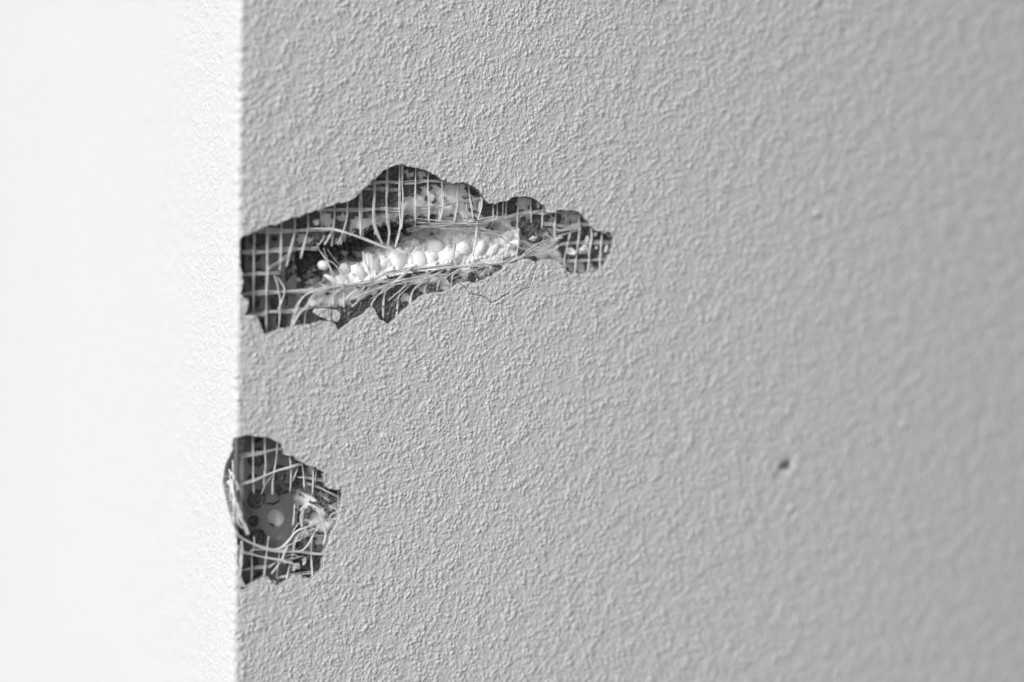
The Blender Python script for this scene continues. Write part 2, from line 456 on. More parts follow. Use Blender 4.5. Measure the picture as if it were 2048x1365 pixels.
# single beads
def ico_bead(name, c, r, seed, material, parent, sub=3, ang=0.0, squash=(1, 1, 1)):
    bm = bmesh.new()
    bmesh.ops.create_icosphere(bm, subdivisions=sub, radius=1.0)
    rr = random.Random(seed); off = Vector((rr.uniform(-50, 50), rr.uniform(-50, 50), rr.uniform(-50, 50)))
    for v in bm.verts:
        n = v.co.normalized()
        k = 1 + 0.10 * mnoise.noise(n * 1.4 + off)
        if ang:
            k += ang * (mnoise.cell(n * 1.6 + off) - 0.5) + 0.22 * mnoise.noise(n * 2.3 + off) + 0.10 * mnoise.noise(n * 5 + off)
        v.co = Vector((n.x * squash[0], n.y * squash[1], n.z * squash[2])) * (r * k)
    q = Matrix.Rotation(rr.uniform(0, 6.28), 4, 'Y') @ Matrix.Rotation(rr.uniform(-0.5, 0.5), 4, 'X')
    for v in bm.verts: v.co = q @ v.co + c
    me = bpy.data.meshes.new(name); bm.to_mesh(me); bm.free()
    for p in me.polygons: p.use_smooth = ang < 0.2
    me.materials.append(material)
    o = bpy.data.objects.new(name, me); C.objects.link(o); parent_to(o, parent)
    return o
BEADS = [(745,538,17),(770,528,17),(800,532,18),(835,526,19),(862,510,18),(893,518,19),(925,510,19),(955,505,19),(985,500,17),(1005,512,14),(715,556,15),(680,566,13),(655,571,12),(640,576,9),(625,577,8),(665,566,11),(688.5,563,10),(895,472,11),(925,468,10),(907,459,10),(800,488,9),(813,488,9),(834,501.6,13),(872,496,13),(970,472,12),
 (967,488,13),(986,485.5,10),(935,496,14),(898,507.5,14),(968.5,509,14),(745.4,518,10),(766,519.5,11),(794,515,13),(726,530,9),(744,531,9),
 (785,531,12),(764.5,541.5,12),(802.5,527,11),(722,549,11),(824.5,516.6,12),(865.5,513.7,14),(861,525,13),(840,522,12),(896,509,12),(845,500,9),
 (852,491,8),(928.5,497.6,13),(950,478,12),(971,512,13),(934,516.6,14),(993,506,12),(705,541,9),(703,556,10),(741,548,10),(820,530,10),
 (910,520,12),(950,514,12),(1008,490,11),(1010,505,11),(950,498,12),(882,483,10),(860,482,9),(830,486,9),(848,512,11),(1022,478,9),(1000,474,9),
 (940,460,9),(915,485,11),(780,505,9),(875,524,11),(885,465,9),(962,458,8),(843,470,8),(757,505,8),(735,519,7),(750,543,9),(808,512,9),(990,520,9)]
br = random.Random(12)
while len(BEADS) < 99:
    x, y = br.uniform(650, 1020), br.uniform(470, 572)
    if y < 560 - (x - 650) * 0.16 and y > 548 - (x - 650) * 0.24 and min(math.hypot(x - q[0], y - q[1]) for q in BEADS) > 9:
        BEADS.append((x, y, br.uniform(9, 13)))
for i, (x, y, r) in enumerate(BEADS):
    rr = random.Random(i)
    low = y > 545 - (x - 650) * 0.13                  # the packed lower cells lie nearly flush, the upper ones stand free
    ico_bead('foam_bead', on_foam(x, y, -0.75 * MM if low else -0.1 * MM), (min(r, 16) * 1.5 if low else min(r, 13) * rr.uniform(0.95, 1.3)) / 9.4 * MM, 100 + i, M_BEAD, bd,
             squash=(rr.uniform(0.9, 1.5), 0.62 if low else 0.8, rr.uniform(0.7, 1.05)), ang=0.0 if i % 2 else 0.09)

# ------------------------------------------------------------------ mortar base coat (patchy, over the foam)
DM = 2.95 * MM
def mf(px, py): return fu(px, py, 0.0, DM)
EXPOSED = [
 [(809,345),(822,342),(828,352),(826,358),(815,357),(808,352)], [(834,340),(850,342),(852,355),(842,360),(834,352)],
 [(834,371),(851,374),(860,381.5),(866,370),(878,371),(884,387),(888,371),(905,369),(930,368),(939,389),(964,393),(950,412),(938,425),(894,431),(842,435),(800,441),(745,455),(722,462),(725,440),(760,428),(784,414),(807,396),(822,392),(835,387)],
 [(645,425),(658,425),(665,440),(660,456),(645,452)],[(675,426),(690,425),(690,446),(680,441)],[(697,440),(760,432),(760,448),(720,458),(697,464)],
 [(592,469),(625,469),(628,480),(610,488),(597,495)],
 [(1030,399),(1054,396),(1062,406),(1061,422),(1042,420),(1029,414)],[(1098,431),(1106,431),(1108,446),(1098,444)],[(1120,427),(1133,427),(1132,446),(1120,447)],
 [(1138,427),(1156,426),(1157,445),(1146,448),(1139,445)],[(1086,457),(1106,457),(1112,480),(1116,500),(1130,520),(1128,532),(1110,525),(1080,523),(1060,512),(1040,500),(1035,470),(1045,470),(1060,490),(1080,486)],
 [(800,586),(822,586),(821,601),(799,602)],[(838,556),(880,545),(925,535),(1003,530),(1003,541),(978,552),(930,566),(890,586),(856,590),(838,598)],
  
 [(1130,529),(1147,528),(1147,546),(1136,548)],[(1152,528),(1170,529),(1168,543),(1155,546)],[(1177,529),(1194,530),(1198,543),(1180,545)],
 [(592,590),(600,592),(603,602),(598,618),(591,618)],[(612,592),(640,584),(710,576),(780,560),(840,548),(885,545),(880,560),(830,566),(760,580),(735,590),(708,600),(700,612),(660,614),(615,613)],
 [(1045,418),(1062,424),(1060,440),(1030,440)],[(940,412),(955,410),(960,425),(948,430)],[(590,640),(600,640),(602,648),(592,650)],
 [(610,933),(627,934),(627,946),(616,948),(609,940)],
 [(598,988),(625,985),(640,980),(665,1000),(682,1000),(678,1030),(674,1050),(655,1072),(643,1070),(630,1058),(624,1050),(612,1050),(605,1020)], [(590,990),(600,985),(604,1000),(600,1030),(592,1040)],[(655,1040),(672,1045),(662,1066),(650,1068)],
 [(628,1076),(647,1070),(650,1104),(628,1104)],[(630,1128),(640,1126),(646,1142),(630,1144)],[(600,1055),(612,1052),(614,1066),(604,1070)],
 [(525,1012),(590,1012),(590,1060),(525,1060)],[(540,1058),(590,1058),(590,1095),(540,1095)]]
BLOBS = [(640,992,7),(666,1003,8),(648,1014,9),(613,1024,11),(664,1024,7),(628,1000,5),(655,1035,5),(866,400,5),(851,397,3.5),(888,402,2.5),(840,376,5),(926,396,3),
         (1092,462,4),(1097,468,3.5),(1093,478,3.5),(902,556,10),(860,574,6),(872,573,5),(908,577,5),(939,567,6),(850,581,4),(880,584,4),(946,545,8),(977,548,3.5),(1067,478,9),(1052,470,8),(943,556,13),(1100,512,3),(985,455,5),(545,1054,4),(830,398,3),(906,409,3),(934,404,3),(775,545,2)]
def swell(q):
    k = 1.18 if max(p[0] for p in q) - min(p[0] for p in q) < 30 else 1.0
    cx = sum(p[0] for p in q) / len(q); cy = sum(p[1] for p in q) / len(q)
    return [(cx + (x - cx) * k, cy + (y - cy) * k) for x, y in q]
expo = [rough_poly([mf(*p) for p in swell(q)], 0.16 * MM, 0.45 * MM, 50 + i) for i, q in enumerate(EXPOSED)]
def rem_mortar(cu, cz):
    n = (sample(F4, cu + 0.01, cz) * 0.30 + sample(F2, cu, cz) * 0.07) * MM; n2 = (sample(F4, cu + 0.05, cz + 0.04) * 0.30 + sample(F2, cu + .03, cz) * 0.07) * MM
    m = np.zeros(cu.shape, bool)
    for q in expo: m |= inside(q, cu + n, cz + n2)
    t = np.interp(cu, top[:, 0], top[:, 1]); b = np.interp(cu, bot[:, 0], bot[:, 1])
    x0 = cav[:, 0].min(); fr = (cu - x0) / (cav[:, 0].max() - x0)
    v = (t - cz) / np.maximum(t - b, 1e-5)
    # bare beads in the right and lower part of the cavity, crusty dark mortar in its left and upper part
    lim = np.interp(fr, [0, 0.15, 0.3, 0.5, 0.62, 1], [1.1, 0.62, 0.42, 0.26, 0.05, -0.3]) + 0.12 * sample(F1, cu, cz + .05)
    m |= (v > lim) & (v < 1.06) & (fr > 0) & (fr < 0.98)
    for x, y, r in BLOBS:
        a, c = mf(x, y); m &= ~(np.hypot(cu + n * 1.6 - a, cz + n2 * 1.6 - c) < r / 9.6 * MM)
    return m
def mortar(u, z, depth):
    d, inc = foam_depth(u, z)
    rough = 0.14 * sample(F2, u, z) + 0.10 * sample(F3, u, z)
    rough = rough + np.where(inc, 0.9 * np.abs(sample(F1, u + .03, z)) + 0.35 * sample(F2, u + .02, z + .01), 0)
    o = wrap(u, z, depth + d - (rough + np.where(inc, 0.55, 0)) * MM, 0.0, DM); o[..., 1] += bow(u)
    return o
mt = sheet('mortar_coat', np.arange(-0.014, 0.088, 0.00022), np.arange(ZC - 0.060, ZC + 0.044, 0.00022), rem_mortar, None, mortar, 0.7 * MM, M_MORTAR, wall,
           rim_jit=0.05 * MM)
tag(mt, 'dark grey crumbly mortar base layer in patches over the foam')

# ------------------------------------------------------------------ plastic corner profile
DP = 2.4 * MM
def pf(px, py): return fu(px, py, 0.0, DP)
def ring(cx, cy, r, n=26):
    c = pf(cx, cy); rr = r / 9.4 * MM
    return [(c[0] + rr * math.cos(k * 2 * math.pi / n), c[1] + rr * math.sin(k * 2 * math.pi / n)) for k in range(n)]
HOLES = [(515,474,20),(508,513,12.5),(514,557,20),(508,604,11.5),(557,603,20),(563,643,13),(524,652,13),(551,523,4),(548,478,6),
         (512,915,19.5),(505,959,11.5),(512.4,999,19.5),(556,949,19),(506.5,1043,11.8),(551,1037,18),(559,1076,11),(515,1077,18),(506,1125,11.5),(514,1158,15),
         (512,430,19),(508,388,12),(512,345,20),(512,300,12),(512,700,20),(508,744,12),(513,788,20),(508,832,12),(512,872,14),(512,1205,20)]
holes = [ring(*h) for h in HOLES]
BREAKS = [[(640,430),(592,440),(592,500),(586,514),(576,530),(569,542),(569,560),(571,567),(577,560),(586,550),(593,547),(592,580),(590,660),(600,720),(700,720),(700,430)],
          [(700,850),(592,850),(592,950),(588,962),(578,968),(566,966),(556,966),(550,974),(551,986),(557,993),(572,988),(582,986),(588,1010),(588,1060),(584,1190),(700,1190)],
          [(526,1008),(534,1006),(546,1006),(556,1001),(561,996),(557,1005),(548,1011),(536,1013)]]
breaks = [rough_poly([pf(*p) for p in q], 0.08 * MM, 0.8 * MM, 80 + i) for i, q in enumerate(BREAKS)]
def rem_prof(cu, cz):
    m = cu < -0.011
    for h in holes + breaks: m |= inside(h, cu, cz)
    return m
def prof(u, z, depth):
    b = 0.10 * MM * np.sin(z * 700) * np.clip(u / 0.01, 0, 1)
    return wrap(u, z, depth - b, 0.4 * MM, DP)
pr = sheet('corner_profile', np.arange(-0.012, 0.0131, 0.00022), np.arange(ZC - 0.14, ZC + 0.14, 0.00022), rem_prof, holes + breaks, prof, 0.45 * MM, M_PVC, wall)
tag(pr, 'dark grey perforated plastic corner strip with a broken flange')
def tube(pts, radii, seg=8, caps=True):
    V, Fc = [], []
    n = len(pts); ref = Vector((0.3, -1, 0.2))
    for i, p in enumerate(pts):
        t = (pts[min(i + 1, n - 1)] - pts[max(i - 1, 0)]).normalized()
        a = t.cross(ref).normalized(); b = t.cross(a)
        ra = radii[i] if isinstance(radii, (list, tuple)) else radii
        for k in range(seg):
            th = 2 * math.pi * k / seg
            V.append(p + (a * math.cos(th) + b * math.sin(th)) * ra)
    for i in range(n - 1):
        for k in range(seg):
            Fc.append((i * seg + k, i * seg + (k + 1) % seg, (i + 1) * seg + (k + 1) % seg, (i + 1) * seg + k))
    return V, Fc
V, Fc = tube([Vector((0.82 * MM, 0.82 * MM, ZC + z)) for z in np.linspace(-0.14, 0.14, 60)], 0.48 * MM, 16)
nose = link_mesh('rounded_nose', V, Fc, M_PVC, pr)

# ------------------------------------------------------------------ glass-fibre mesh, strand by strand
def catmull(P, n):
    out = []
    Q = [P[0] * 2 - P[1]] + list(P) + [P[-1] * 2 - P[-2]]
    for i in range(1, len(Q) - 2):
        for k in range(n):
            t = k / n; a, b, c, d = Q[i - 1], Q[i], Q[i + 1], Q[i + 2]
            out.append(0.5 * ((2 * b) + (c - a) * t + (2 * a - 5 * b + 4 * c - d) * t * t + (3 * b - a - 3 * c + d) * t ** 3))
    out.append(P[-1]); return out
def strand(parent, px, w=5, d=1.3, ext='', m=None, n=None, name='strand', where='f', seed=None, fray=0.0, flat=0.35):
    """px: traced points; w: width in photo pixels; d: depth (mm) behind the wall face, one value or (start, ..., end)"""
    seed = seed if seed is not None else int(px[0][0] * 7 + px[0][1] * 13 + len(px))
    rr = random.Random(seed)
    px = [tuple(map(float, p)) for p in px]
    if 'a' in ext:
        (x0, y0), (x1, y1) = px[0], px[1]; L = math.hypot(x1 - x0, y1 - y0); px = [(x0 - (x1 - x0) / L * 9, y0 - (y1 - y0) / L * 9)] + px
    if 'b' in ext:
        (x0, y0), (x1, y1) = px[-1], px[-2]; L = math.hypot(x1 - x0, y1 - y0); px = px + [(x0 - (x1 - x0) / L * 9, y0 - (y1 - y0) / L * 9)]
    ds = d if isinstance(d, (tuple, list)) else (d, d)
    K = len(px); P = []
    for i, (x, y) in enumerate(px):
        t = i / (K - 1) * (len(ds) - 1); j = min(int(t), len(ds) - 2)
        dep = ds[j] * (1 - (t - j)) + ds[j + 1] * (t - j) + rr.uniform(-0.06, 0.06)
        P.append(front(x, y, dep + 0.5))
    L = sum((b - a).length for a, b in zip(P, P[1:]))
    C0 = catmull(P, max(2, int(L / (K - 1) / (0.45 * MM))))
    wm = w / 9.5 * MM
    n = n or max(3, int(round(w * 0.9)))
    Vs, Fs = [], []
    view = -fwd
    tw0 = rr.uniform(0, 6); ph = rr.uniform(0, 6)
    for k in range(n):
        a = (k + 0.5) / n - 0.5
        o1, o2 = rr.uniform(-50, 50), rr.uniform(-50, 50)
        pts, rad = [], []
        r0 = wm / n * rr.uniform(0.5, 0.85)
        s0 = 0; s1 = len(C0)
        if fray and rr.random() < fray:
            if rr.random() < 0.5: s1 = int(len(C0) * rr.uniform(0.6, 0.95))
            else: s0 = int(len(C0) * rr.uniform(0.05, 0.35))
        for i, p in enumerate(C0):
            if i < s0 or i > s1: continue
            t = (C0[min(i + 1, len(C0) - 1)] - C0[max(i - 1, 0)]).normalized()
            sd_ = t.cross(view).normalized()
            s = i / len(C0)
            pinch = 0.78 + 0.26 * math.sin(ph + i * 0.42)
            wob = mnoise.noise(Vector((o1, i * 0.10, 0))) * 0.28
            end = 1.0
            if fray: end = 1 + fray * 1.6 * max(0, (s - 0.6) / 0.4) ** 2
            off = (a * pinch * end + wob * (1.0 + fray)) * wm
            dz = (math.sin(a * 9 + tw0 + i * 0.25) * 0.28 + mnoise.noise(Vector((o2, i * 0.12, 3))) * 0.3) * wm * flat * 1.6
            pts.append(p + sd_ * off + view * dz)
            rad.append(r0)
        if len(pts) < 3: continue
        rad[-1] *= 0.3; rad[0] *= 0.4
        v, f = tube(pts, rad, 5)
        b = len(Vs); Vs += v; Fs += [tuple(q + b for q in fc) for fc in f]
    return link_mesh(name, Vs, Fs, m or M_FIBRE, parent)

up_mesh = bpy.data.objects.new('reinforcing_mesh', None); C.objects.link(up_mesh); parent_to(up_mesh, wall)
up_mesh.location = front(800, 500, 1.3); up_mesh.matrix_parent_inverse = Matrix()
lo_mesh = bpy.data.objects.new('reinforcing_mesh', None); C.objects.link(lo_mesh); parent_to(lo_mesh, wall)
lo_mesh.location = front(560, 1020, 1.3); lo_mesh.matrix_parent_inverse = Matrix()
tag(up_mesh, 'torn glass fibre mesh grid in the large upper hole'); tag(lo_mesh, 'torn and tangled glass fibre mesh in the small lower hole')

UPS = [  # points, width, depth, ext, flags
 ([(508,466),(509,480),(508,495),(507.6,520),(507.6,544),(507,588),(507,632)],4.5,1.15,'ab'),
 ([(535.4,453),(534.7,481),(534.7,519),(534.7,541),(533,582),(532.5,617),(533,664)],4.5,1.15,'ab'),
 ([(563,449),(562,481),(561,519),(559.6,541)],4.5,(1.2,0.9),'a'),
 ([(548,551),(553.7,566),(556.7,582),(560,602.5),(559.6,632),(556.7,660)],4,1.1,'b'),
 ([(553.7,554),(567,573),(568.4,588),(562.5,605.5),(556,621.6)],3.5,(1.6,0.8,1.0),''),
 ([(589.6,437),(589.6,456),(587.4,475),(580,503),(575.7,519),(572.8,533.7)],4.8,(1.2,0.8),'a'),
 ([(616,430),(616.7,452),(612,475),(605,498.7),(601,517.7)],4.3,(1.3,0.8),'a'),
 ([(642,422.5),(643,452),(647.5,475),(637,491)],4,(1.4,2.0),'a'),
 ([(634,475),(636,496),(650,516),(656,529),(665,553),(668,582),(666,614)],3,(2.5,1.6,0.8,0.8),''),
 ([(646,514.6),(672,532),(684,554),(687,582),(688,617)],3,(2.5,1.2,0.9),''),
 ([(668.7,411),(669.5,431),(665,459),(656,478),(649,490)],4.3,(1.3,1.2),'a'),
 ([(666.5,463.5),(663,494)],3.5,(1.3,1.6),''),
 ([(695,403.5),(693.6,437),(685.6,465),(675,490)],4.4,(1.2,1.0),'a'),
 ([(690,466.5),(681,490)],4,(1.4,1.6),''), ([(692,462),(688.5,485.5)],3,(1.4,1.7),''),
 ([(720,388),(719,415),(720.7,444.5),(720.7,473)],4,(1.1,0.9),'a'), ([(723,392),(723.7,408),(724,452),(726,474)],3,(1.2,1.0),'a'),
 ([(748.8,368),(748.8,393),(746.6,422.5),(748.8,452),(757.6,474),(765,489)],5.5,(1.1,0.7,1.0),'a'),
 ([(750,425),(750,452),(749.5,471)],2.5,(1.2,1.6),''),
 ([(775,339),(774.4,371),(773.7,408),(774.4,437),(778,466.5),(775,493)],5.3,(1.1,0.8,1.2),'a'),
 ([(799,332),(799,356.6),(798.6,393),(799,422.5),(800.8,452),(794,481),(790.5,495)],4.2,(1.2,0.9,1.3),'a'),
 ([(804.5,332),(804.5,364),(806,393),(804.5,422.5),(803,459)],4.6,(1.1,0.8),'a'),
 ([(831,336),(831,378.6),(830,415),(831,437),(830,455)],4.2,(1.1,0.8),'a'),
 ([(856.5,343),(855.7,378.6),(858,408),(858,446)],4.2,(1.1,0.8),'a'),
 ([(883.5,358),(885,386),(885.7,411),(880.6,441)],4.2,(1.1,0.9),'a'), ([(880,418),(877,444)],2.5,1.3,''),
 ([(915,368),(915,400.6),(910.6,431),(908.4,443)],4.6,(1.1,0.9),'a'),
 ([(937,370),(939,390),(943,415),(946.5,438)],3.4,(1.1,1.1),'a'), ([(932.5,405),(933,424)],2.5,1.4,''),
 ([(963.4,387),(962.6,415),(955,444.5),(953,462),(948,500),(940,516),(933,536)],4,(1.2,0.8,0.8),'a'), ([(959.7,402),(957,425.5)],3,1.2,''),
 ([(986.4,406),(987,438.6)],2.5,1.2,'a'),([(994.4,408),(995,438.6)],2.5,1.2,'a'),([(1006,406),(1005.4,436)],3.5,1.2,'a'),([(1012.7,406),(1011.3,438.6)],3.2,1.2,'a'),
 ([(1038.4,394.6),(1035.4,424),(1034.7,453),(1037.6,482.5),(1033,514.8)],4.3,(1.2,0.9),'ab'),
 ([(1061,396),(1061.8,419.5),(1062.5,446)],3.6,1.2,'a'),([(1086,412),(1084.5,435.7),(1083.8,458)],3.4,1.1,'a'),
 ([(1111.6,428),(1109.4,453),(1109.4,479.6),(1105,512)],4.4,1.1,'a'),
 ([(1132.8,425.4),(1130.6,452)],3.4,1.1,'a'),([(1137,426),(1136,452)],2.6,1.2,'a'),
 ([(1141,462),(1135.8,485.5),(1130,511.8),(1128.5,534)],4.4,1.0,'b'),
 ([(1158.5,425.4),(1157.7,447.4),(1159,462),(1156,487),(1153,511.8),(1149.7,547)],4.4,1.05,'ab'),
 ([(1181,452),(1183,475),(1178,504.5),(1178,520.6),(1174,548.5)],4.2,1.05,'ab'),
 ([(1204,466.4),(1201.7,492.8),(1200,519),(1199.5,541)],4,1.05,'ab'),([(1226.6,475),(1225.9,504.5)],3,1.2,'ab'),
 # rows
 ([(740,367.6),(772,364),(803,365.4),(831,364.7),(857,362.5),(886.5,364),(901,367.6)],6.5,1.45,'ab'),
 ([(728,377.5),(745,379),(772,379),(800,381)],6.5,1.9,'a'),
 ([(643,419.6),(694,419.6),(740,419.6),(769,418),(798.6,420),(828,418),(872,415),(901,408),(923,403.5),(959.7,397),(968,397)],7,1.55,'ab'),
 ([(740,445),(769,436),(798.6,429),(828,423.5),(858,420),(876,416)],7,(1.9,1.6),''),
 ([(512,461),(562.5,462),(621,460.6),(665,459)],7.5,1.5,'a'),
 ([(481.5,505),(508,505),(536,503),(592,498.7),(636,497)],7.5,1.5,''),
 ([(484,550),(508,548),(534.7,547),(560,547)],7,1.45,''),
 ([(484,588.5),(518.6,586.4),(562.5,584),(606.5,583),(643,577.6),(680,572),(723.7,569),(759,564),(800,561)],7.5,(1.5,1.4,0.9,0.8),''),
 ([(496,627.4),(526,629),(533,624.5),(577,623),(606.5,618.7),(640,612),(688.5,612.8),(724,610),(759,610),(795,607.5),(826,605)],6.5,1.5,'b'),
 ([(736.6,565),(788,568),(846.5,568),(886,568.6),(917,568)],5,1.3,'b'),
 ([(615,583),(680,576),(741,560.6),(773,547),(810,539),(846.5,536.4),(883,532.7),(912,534),(949,530),(1004,526.5),(1033,517.7),(1062.5,506),(1092,495.7),(1115,478),(1125.5,474)],7,(1.4,0.6,0.5,0.6,1.0),''),
 ([(813,461),(850,453),(886.5,451),(945,442),(974,439),(1018,433),(1040,429),(1067,425.4),(1094,425.4)],8.5,(2.6,1.6,1.3,1.3),'b'),
 ([(960,446),(990,441),(1020,434),(1050,430)],5,1.5,''),
 ([(1096,425.4),(1118,424.7),(1150,425)],4,1.5,'ab'),
 ([(1084.5,447.4),(1106.5,450),(1135.8,453),(1160.7,456)],6,1.4,''),([(1112,452),(1135,453),(1155,449),(1181,449.6)],6.5,1.5,'b'),
 ([(1109,489),(1135.8,488),(1165,486),(1226.6,485.5)],6.5,1.45,'b'),([(1106,519),(1135.8,522.8),(1179.7,521),(1217.8,518.4)],6.5,1.45,'b'),
 ([(1116,479),(1100,492),(1084.5,500),(1066,509),(1048,517),(1030,524),(1000,532)],5.5,(0.9,0.7,1.1),''),
 ([(1037.6,456),(1043.5,475),(1062.5,492.8),(1086,497),(1104,494)],5,(1.6,1.0),''),
 ([(1162,459),(1131,468),(1115,472)],3,1.1,''),([(1160,457),(1135,460),(1113,465)],2.5,1.1,''),
 # curled and hanging ones
 ([(828,437),(872,441.6),(916,446),(952,452),(982,463.5),(1004,475),(1024,492)],3,(1.6,0.9,1.1),''),
 ([(725,503.4),(732,527),(739.5,550),(738.8,582.5)],3.6,(0.4,1.0),''),([(737,505),(738.5,538),(741,552)],2.6,(0.8,1.3),''),
 ([(909.5,483),(909.5,497.6),(905,515),(897.7,530)],6,(1.0,1.8),''),
 ([(990,494.6),(983,510),(978,524),(976.8,558)],4.2,(0.8,1.2),'b'),([(1018,468),(1014,485),(1007,505),(1003,528)],3.5,(1.2,0.9),''),
 ([(1010,500),(995,515),(975,535),(958,556)],4.5,(0.8,1.2),''),
 ([(886,541.5),(858,556),(832,575),(823,590),(820,610)],5,(0.6,1.0),'b'),([(881.6,550),(874,575),(874,588)],4,(0.9,1.2),'b'),
 ([(862.6,556),(852,569),(848.7,588)],3.5,(0.9,1.2),'b'),([(918,538.6),(905,553),(903,578)],4,(0.8,1.2),'b'),([(950,532),(954,548),(953,566)],3.8,1.1,'b'),
 ([(814,566.4),(801,582.5),(796,604.5),(792,636)],4.6,(0.7,1.1),'b'),
 ([(824.5,534),(806,550),(788,566.4),(772,582.5),(767,604.5),(766,640)],4.6,(0.3,0.8,1.1),'b'),
 ([(775,580),(757,590),(747,601.6),(741,617)],4,(0.8,1.1),'b'),([(791,594),(791,625)],3,1.4,''),
 ([(660,574),(619.7,586),(600.6,601),(589,624.5),(581.6,656)],5,(0.6,1.0),'b'),
 ([(640,583),(627,591),(615,611),(600.6,624.5),(589,639),(583,652)],6.5,(0.8,0.7),''),
 ([(649,593.7),(638.7,602.5),(637,614)],5,(0.9,1.2),''),([(690,575),(676.8,582),(662,596.7),(659,613)],4.6,(0.6,1.2),''),
 ([(716,578),(706,585),(693,596.7),(688.5,613)],4.6,(0.6,1.2),''),([(732,572),(722,582),(715,602.5),(712,614)],4,(0.8,1.2),''),
 ([(748,568),(735,580),(718,612.8)],4,(0.8,1.2),''),([(612,620),(608,648)],3.2,1.2,'b'),
 ([(768,575),(745,584),(722,598),(700,617)],5,(0.6,0.9),''),
]
def rowlike(p): return abs(p[-1][0] - p[0][0]) > 2.5 * abs(p[-1][1] - p[0][1])
for s in UPS:
    strand(up_mesh, s[0], s[1] * (1.18 if rowlike(s[0]) and s[1] >= 5 else 0.95), s[2], s[3])
o = strand(up_mesh, [(618,457.7),(645,458),(671,460.6),(694,466.5),(723.7,476.7),(760,491.4),(790,501),(816,506)], 4.6, (1.3,0.2,-1.0,-2.0), '', M_BRIGHT)
tag(o, 'long pale loose strand sticking out across the upper hole')

LOS_ = [
 ([(505,873.7),(505.8,902.7),(507,929),(506.5,955.5),(507.8,988)],4.6,(1.2,0.9),'a'),([(529.5,875),(529.5,902.7),(531.5,929),(529.5,949),(527.6,972)],4.6,(1.2,0.9),'a'),
 ([(554,887),(554,909),(550,937),(546,962),(545,990)],4.2,(1.2,1.0),'a'),([(547,950),(546,975),(546.5,990)],2.5,1.2,''),
 ([(579.6,913),(582,935.7),(582,962),(580,984)],4.2,1.1,'a'),([(604,927.8),(607,952.8),(608,976)],4,1.1,'a'),([(596,935.7),(584,964.7)],3,1.3,''),
 ([(627,935.7),(626,964.7),(625,990)],4,1.1,'a'),([(633,939.7),(629.7,966)],3,1.1,'a'),([(676.5,985),(676.5,1026.7)],2.5,1.2,'ab'),
 ([(552.6,942),(535.5,963),(527.6,976.6),(522,990)],3,(0.8,1.6),''),
 ([(468,911),(482.7,911),(522,906.7),(548.7,899.4),(566,897.5)],7.2,(0.9,1.4),'b'),
 ([(594.8,955.5),(620,957),(648,962)],7,1.5,'b'),([(610,966),(641,976.6),(655,984),(678,995)],6,1.4,'b'),
 ([(480,1142),(509,1136.6),(535.5,1134),(548.7,1127)],6,1.4,''),([(553,1156),(588,1149.8),(629,1144.5),(644,1142)],6,1.5,'b'),
 ([(676,1038),(641,1044),(621,1053.5),(594.8,1062.7),(579,1080),(562,1095.7),(542,1099.6)],6,(1.2,0.6,0.9),'a'),
 ([(598.8,1045.6),(613,1041.6),(620,1048)],2.5,0.8,''),([(598.8,1045.6),(588,1060),(584,1075)],2.6,(0.8,1.2),''),
 ([(630,1056),(614.6,1062.7),(598.8,1066.7),(589.5,1083.8),(585.6,1108.9),(580,1130),(575,1150)],4.6,(0.7,1.2),'b'),
 ([(507.8,1073),(509,1089),(503.8,1109),(503.8,1141.8),(502.5,1165)],4.2,1.0,'b'),([(538,1073),(534.8,1095.7),(531.5,1122),(527,1158)],4.6,1.1,'b'),
 ([(559,1105),(556,1130),(552.6,1155)],4.4,1.3,''),([(625,1074),(622.5,1102),(623,1128.7),(624.5,1157)],5,1.1,'b'),
 ([(589.5,1008),(588,1029.8),(585.6,1052)],4,1.3,''),([(646,1110),(648,1125)],3,1.2,''),([(600,1068),(625,1072),(650,1073)],6,1.6,'b'),
 ([(520,1098),(560,1100),(600,1098)],3,1.4,''),([(566,1128),(588,1118),(607,1112)],3,1.5,''),
]
for s in LOS_: strand(lo_mesh, s[0], s[1] * (1.05 if rowlike(s[0]) and s[1] >= 5 else 0.88), s[2], s[3])
BR = [([(483,970),(500,963),(515.7,958),(535,950),(555,942),(579,935.7),(604,927.8)],6.6,(0.4,0.7,1.3),'b'),
 ([(469.6,1060),(476,1072),(496,1084),(522,1094),(548.7,1101),(568.4,1103.6),(601,1104),(621,1107.6),(650,1110)],7,(-0.3,0.2,0.6,1.3),'b'),
 ([(469.6,1104),(489,1106),(522,1114),(562,1121.4),(600,1132)],5.6,(0.2,0.3,0.4),''),
 ([(641,1049.5),(627.8,1066.7),(618.5,1085),(606.7,1099.6),(596,1104)],3.6,(0.7,0.4,0.8),''),
 ([(600,1022),(605,1014.8),(617,1009.5),(630,1013.5),(639.6,1022.7),(641,1029.8),(646,1044),(651.5,1069),(646,1091.7)],3.6,(1.0,-0.2,0.6),''),
 ([(606.7,1014),(602.7,1036.4),(604,1055)],5.4,0.7,''),([(575,1091.7),(569,1106),(562,1123.4),(543,1149)],4.6,(0.2,0.4,0.9),''),
 ([(500,1108),(501,1102),(509,1099.6),(520,1100),(531.5,1101)],2.6,0.6,''),
 ([(658,1040),(662,1030),(676,1023)],3,1.0,'b')]
for s in BR: strand(lo_mesh, s[0], s[1] * 0.82, s[2], s[3], m=M_BRIGHT, fray=0.15)
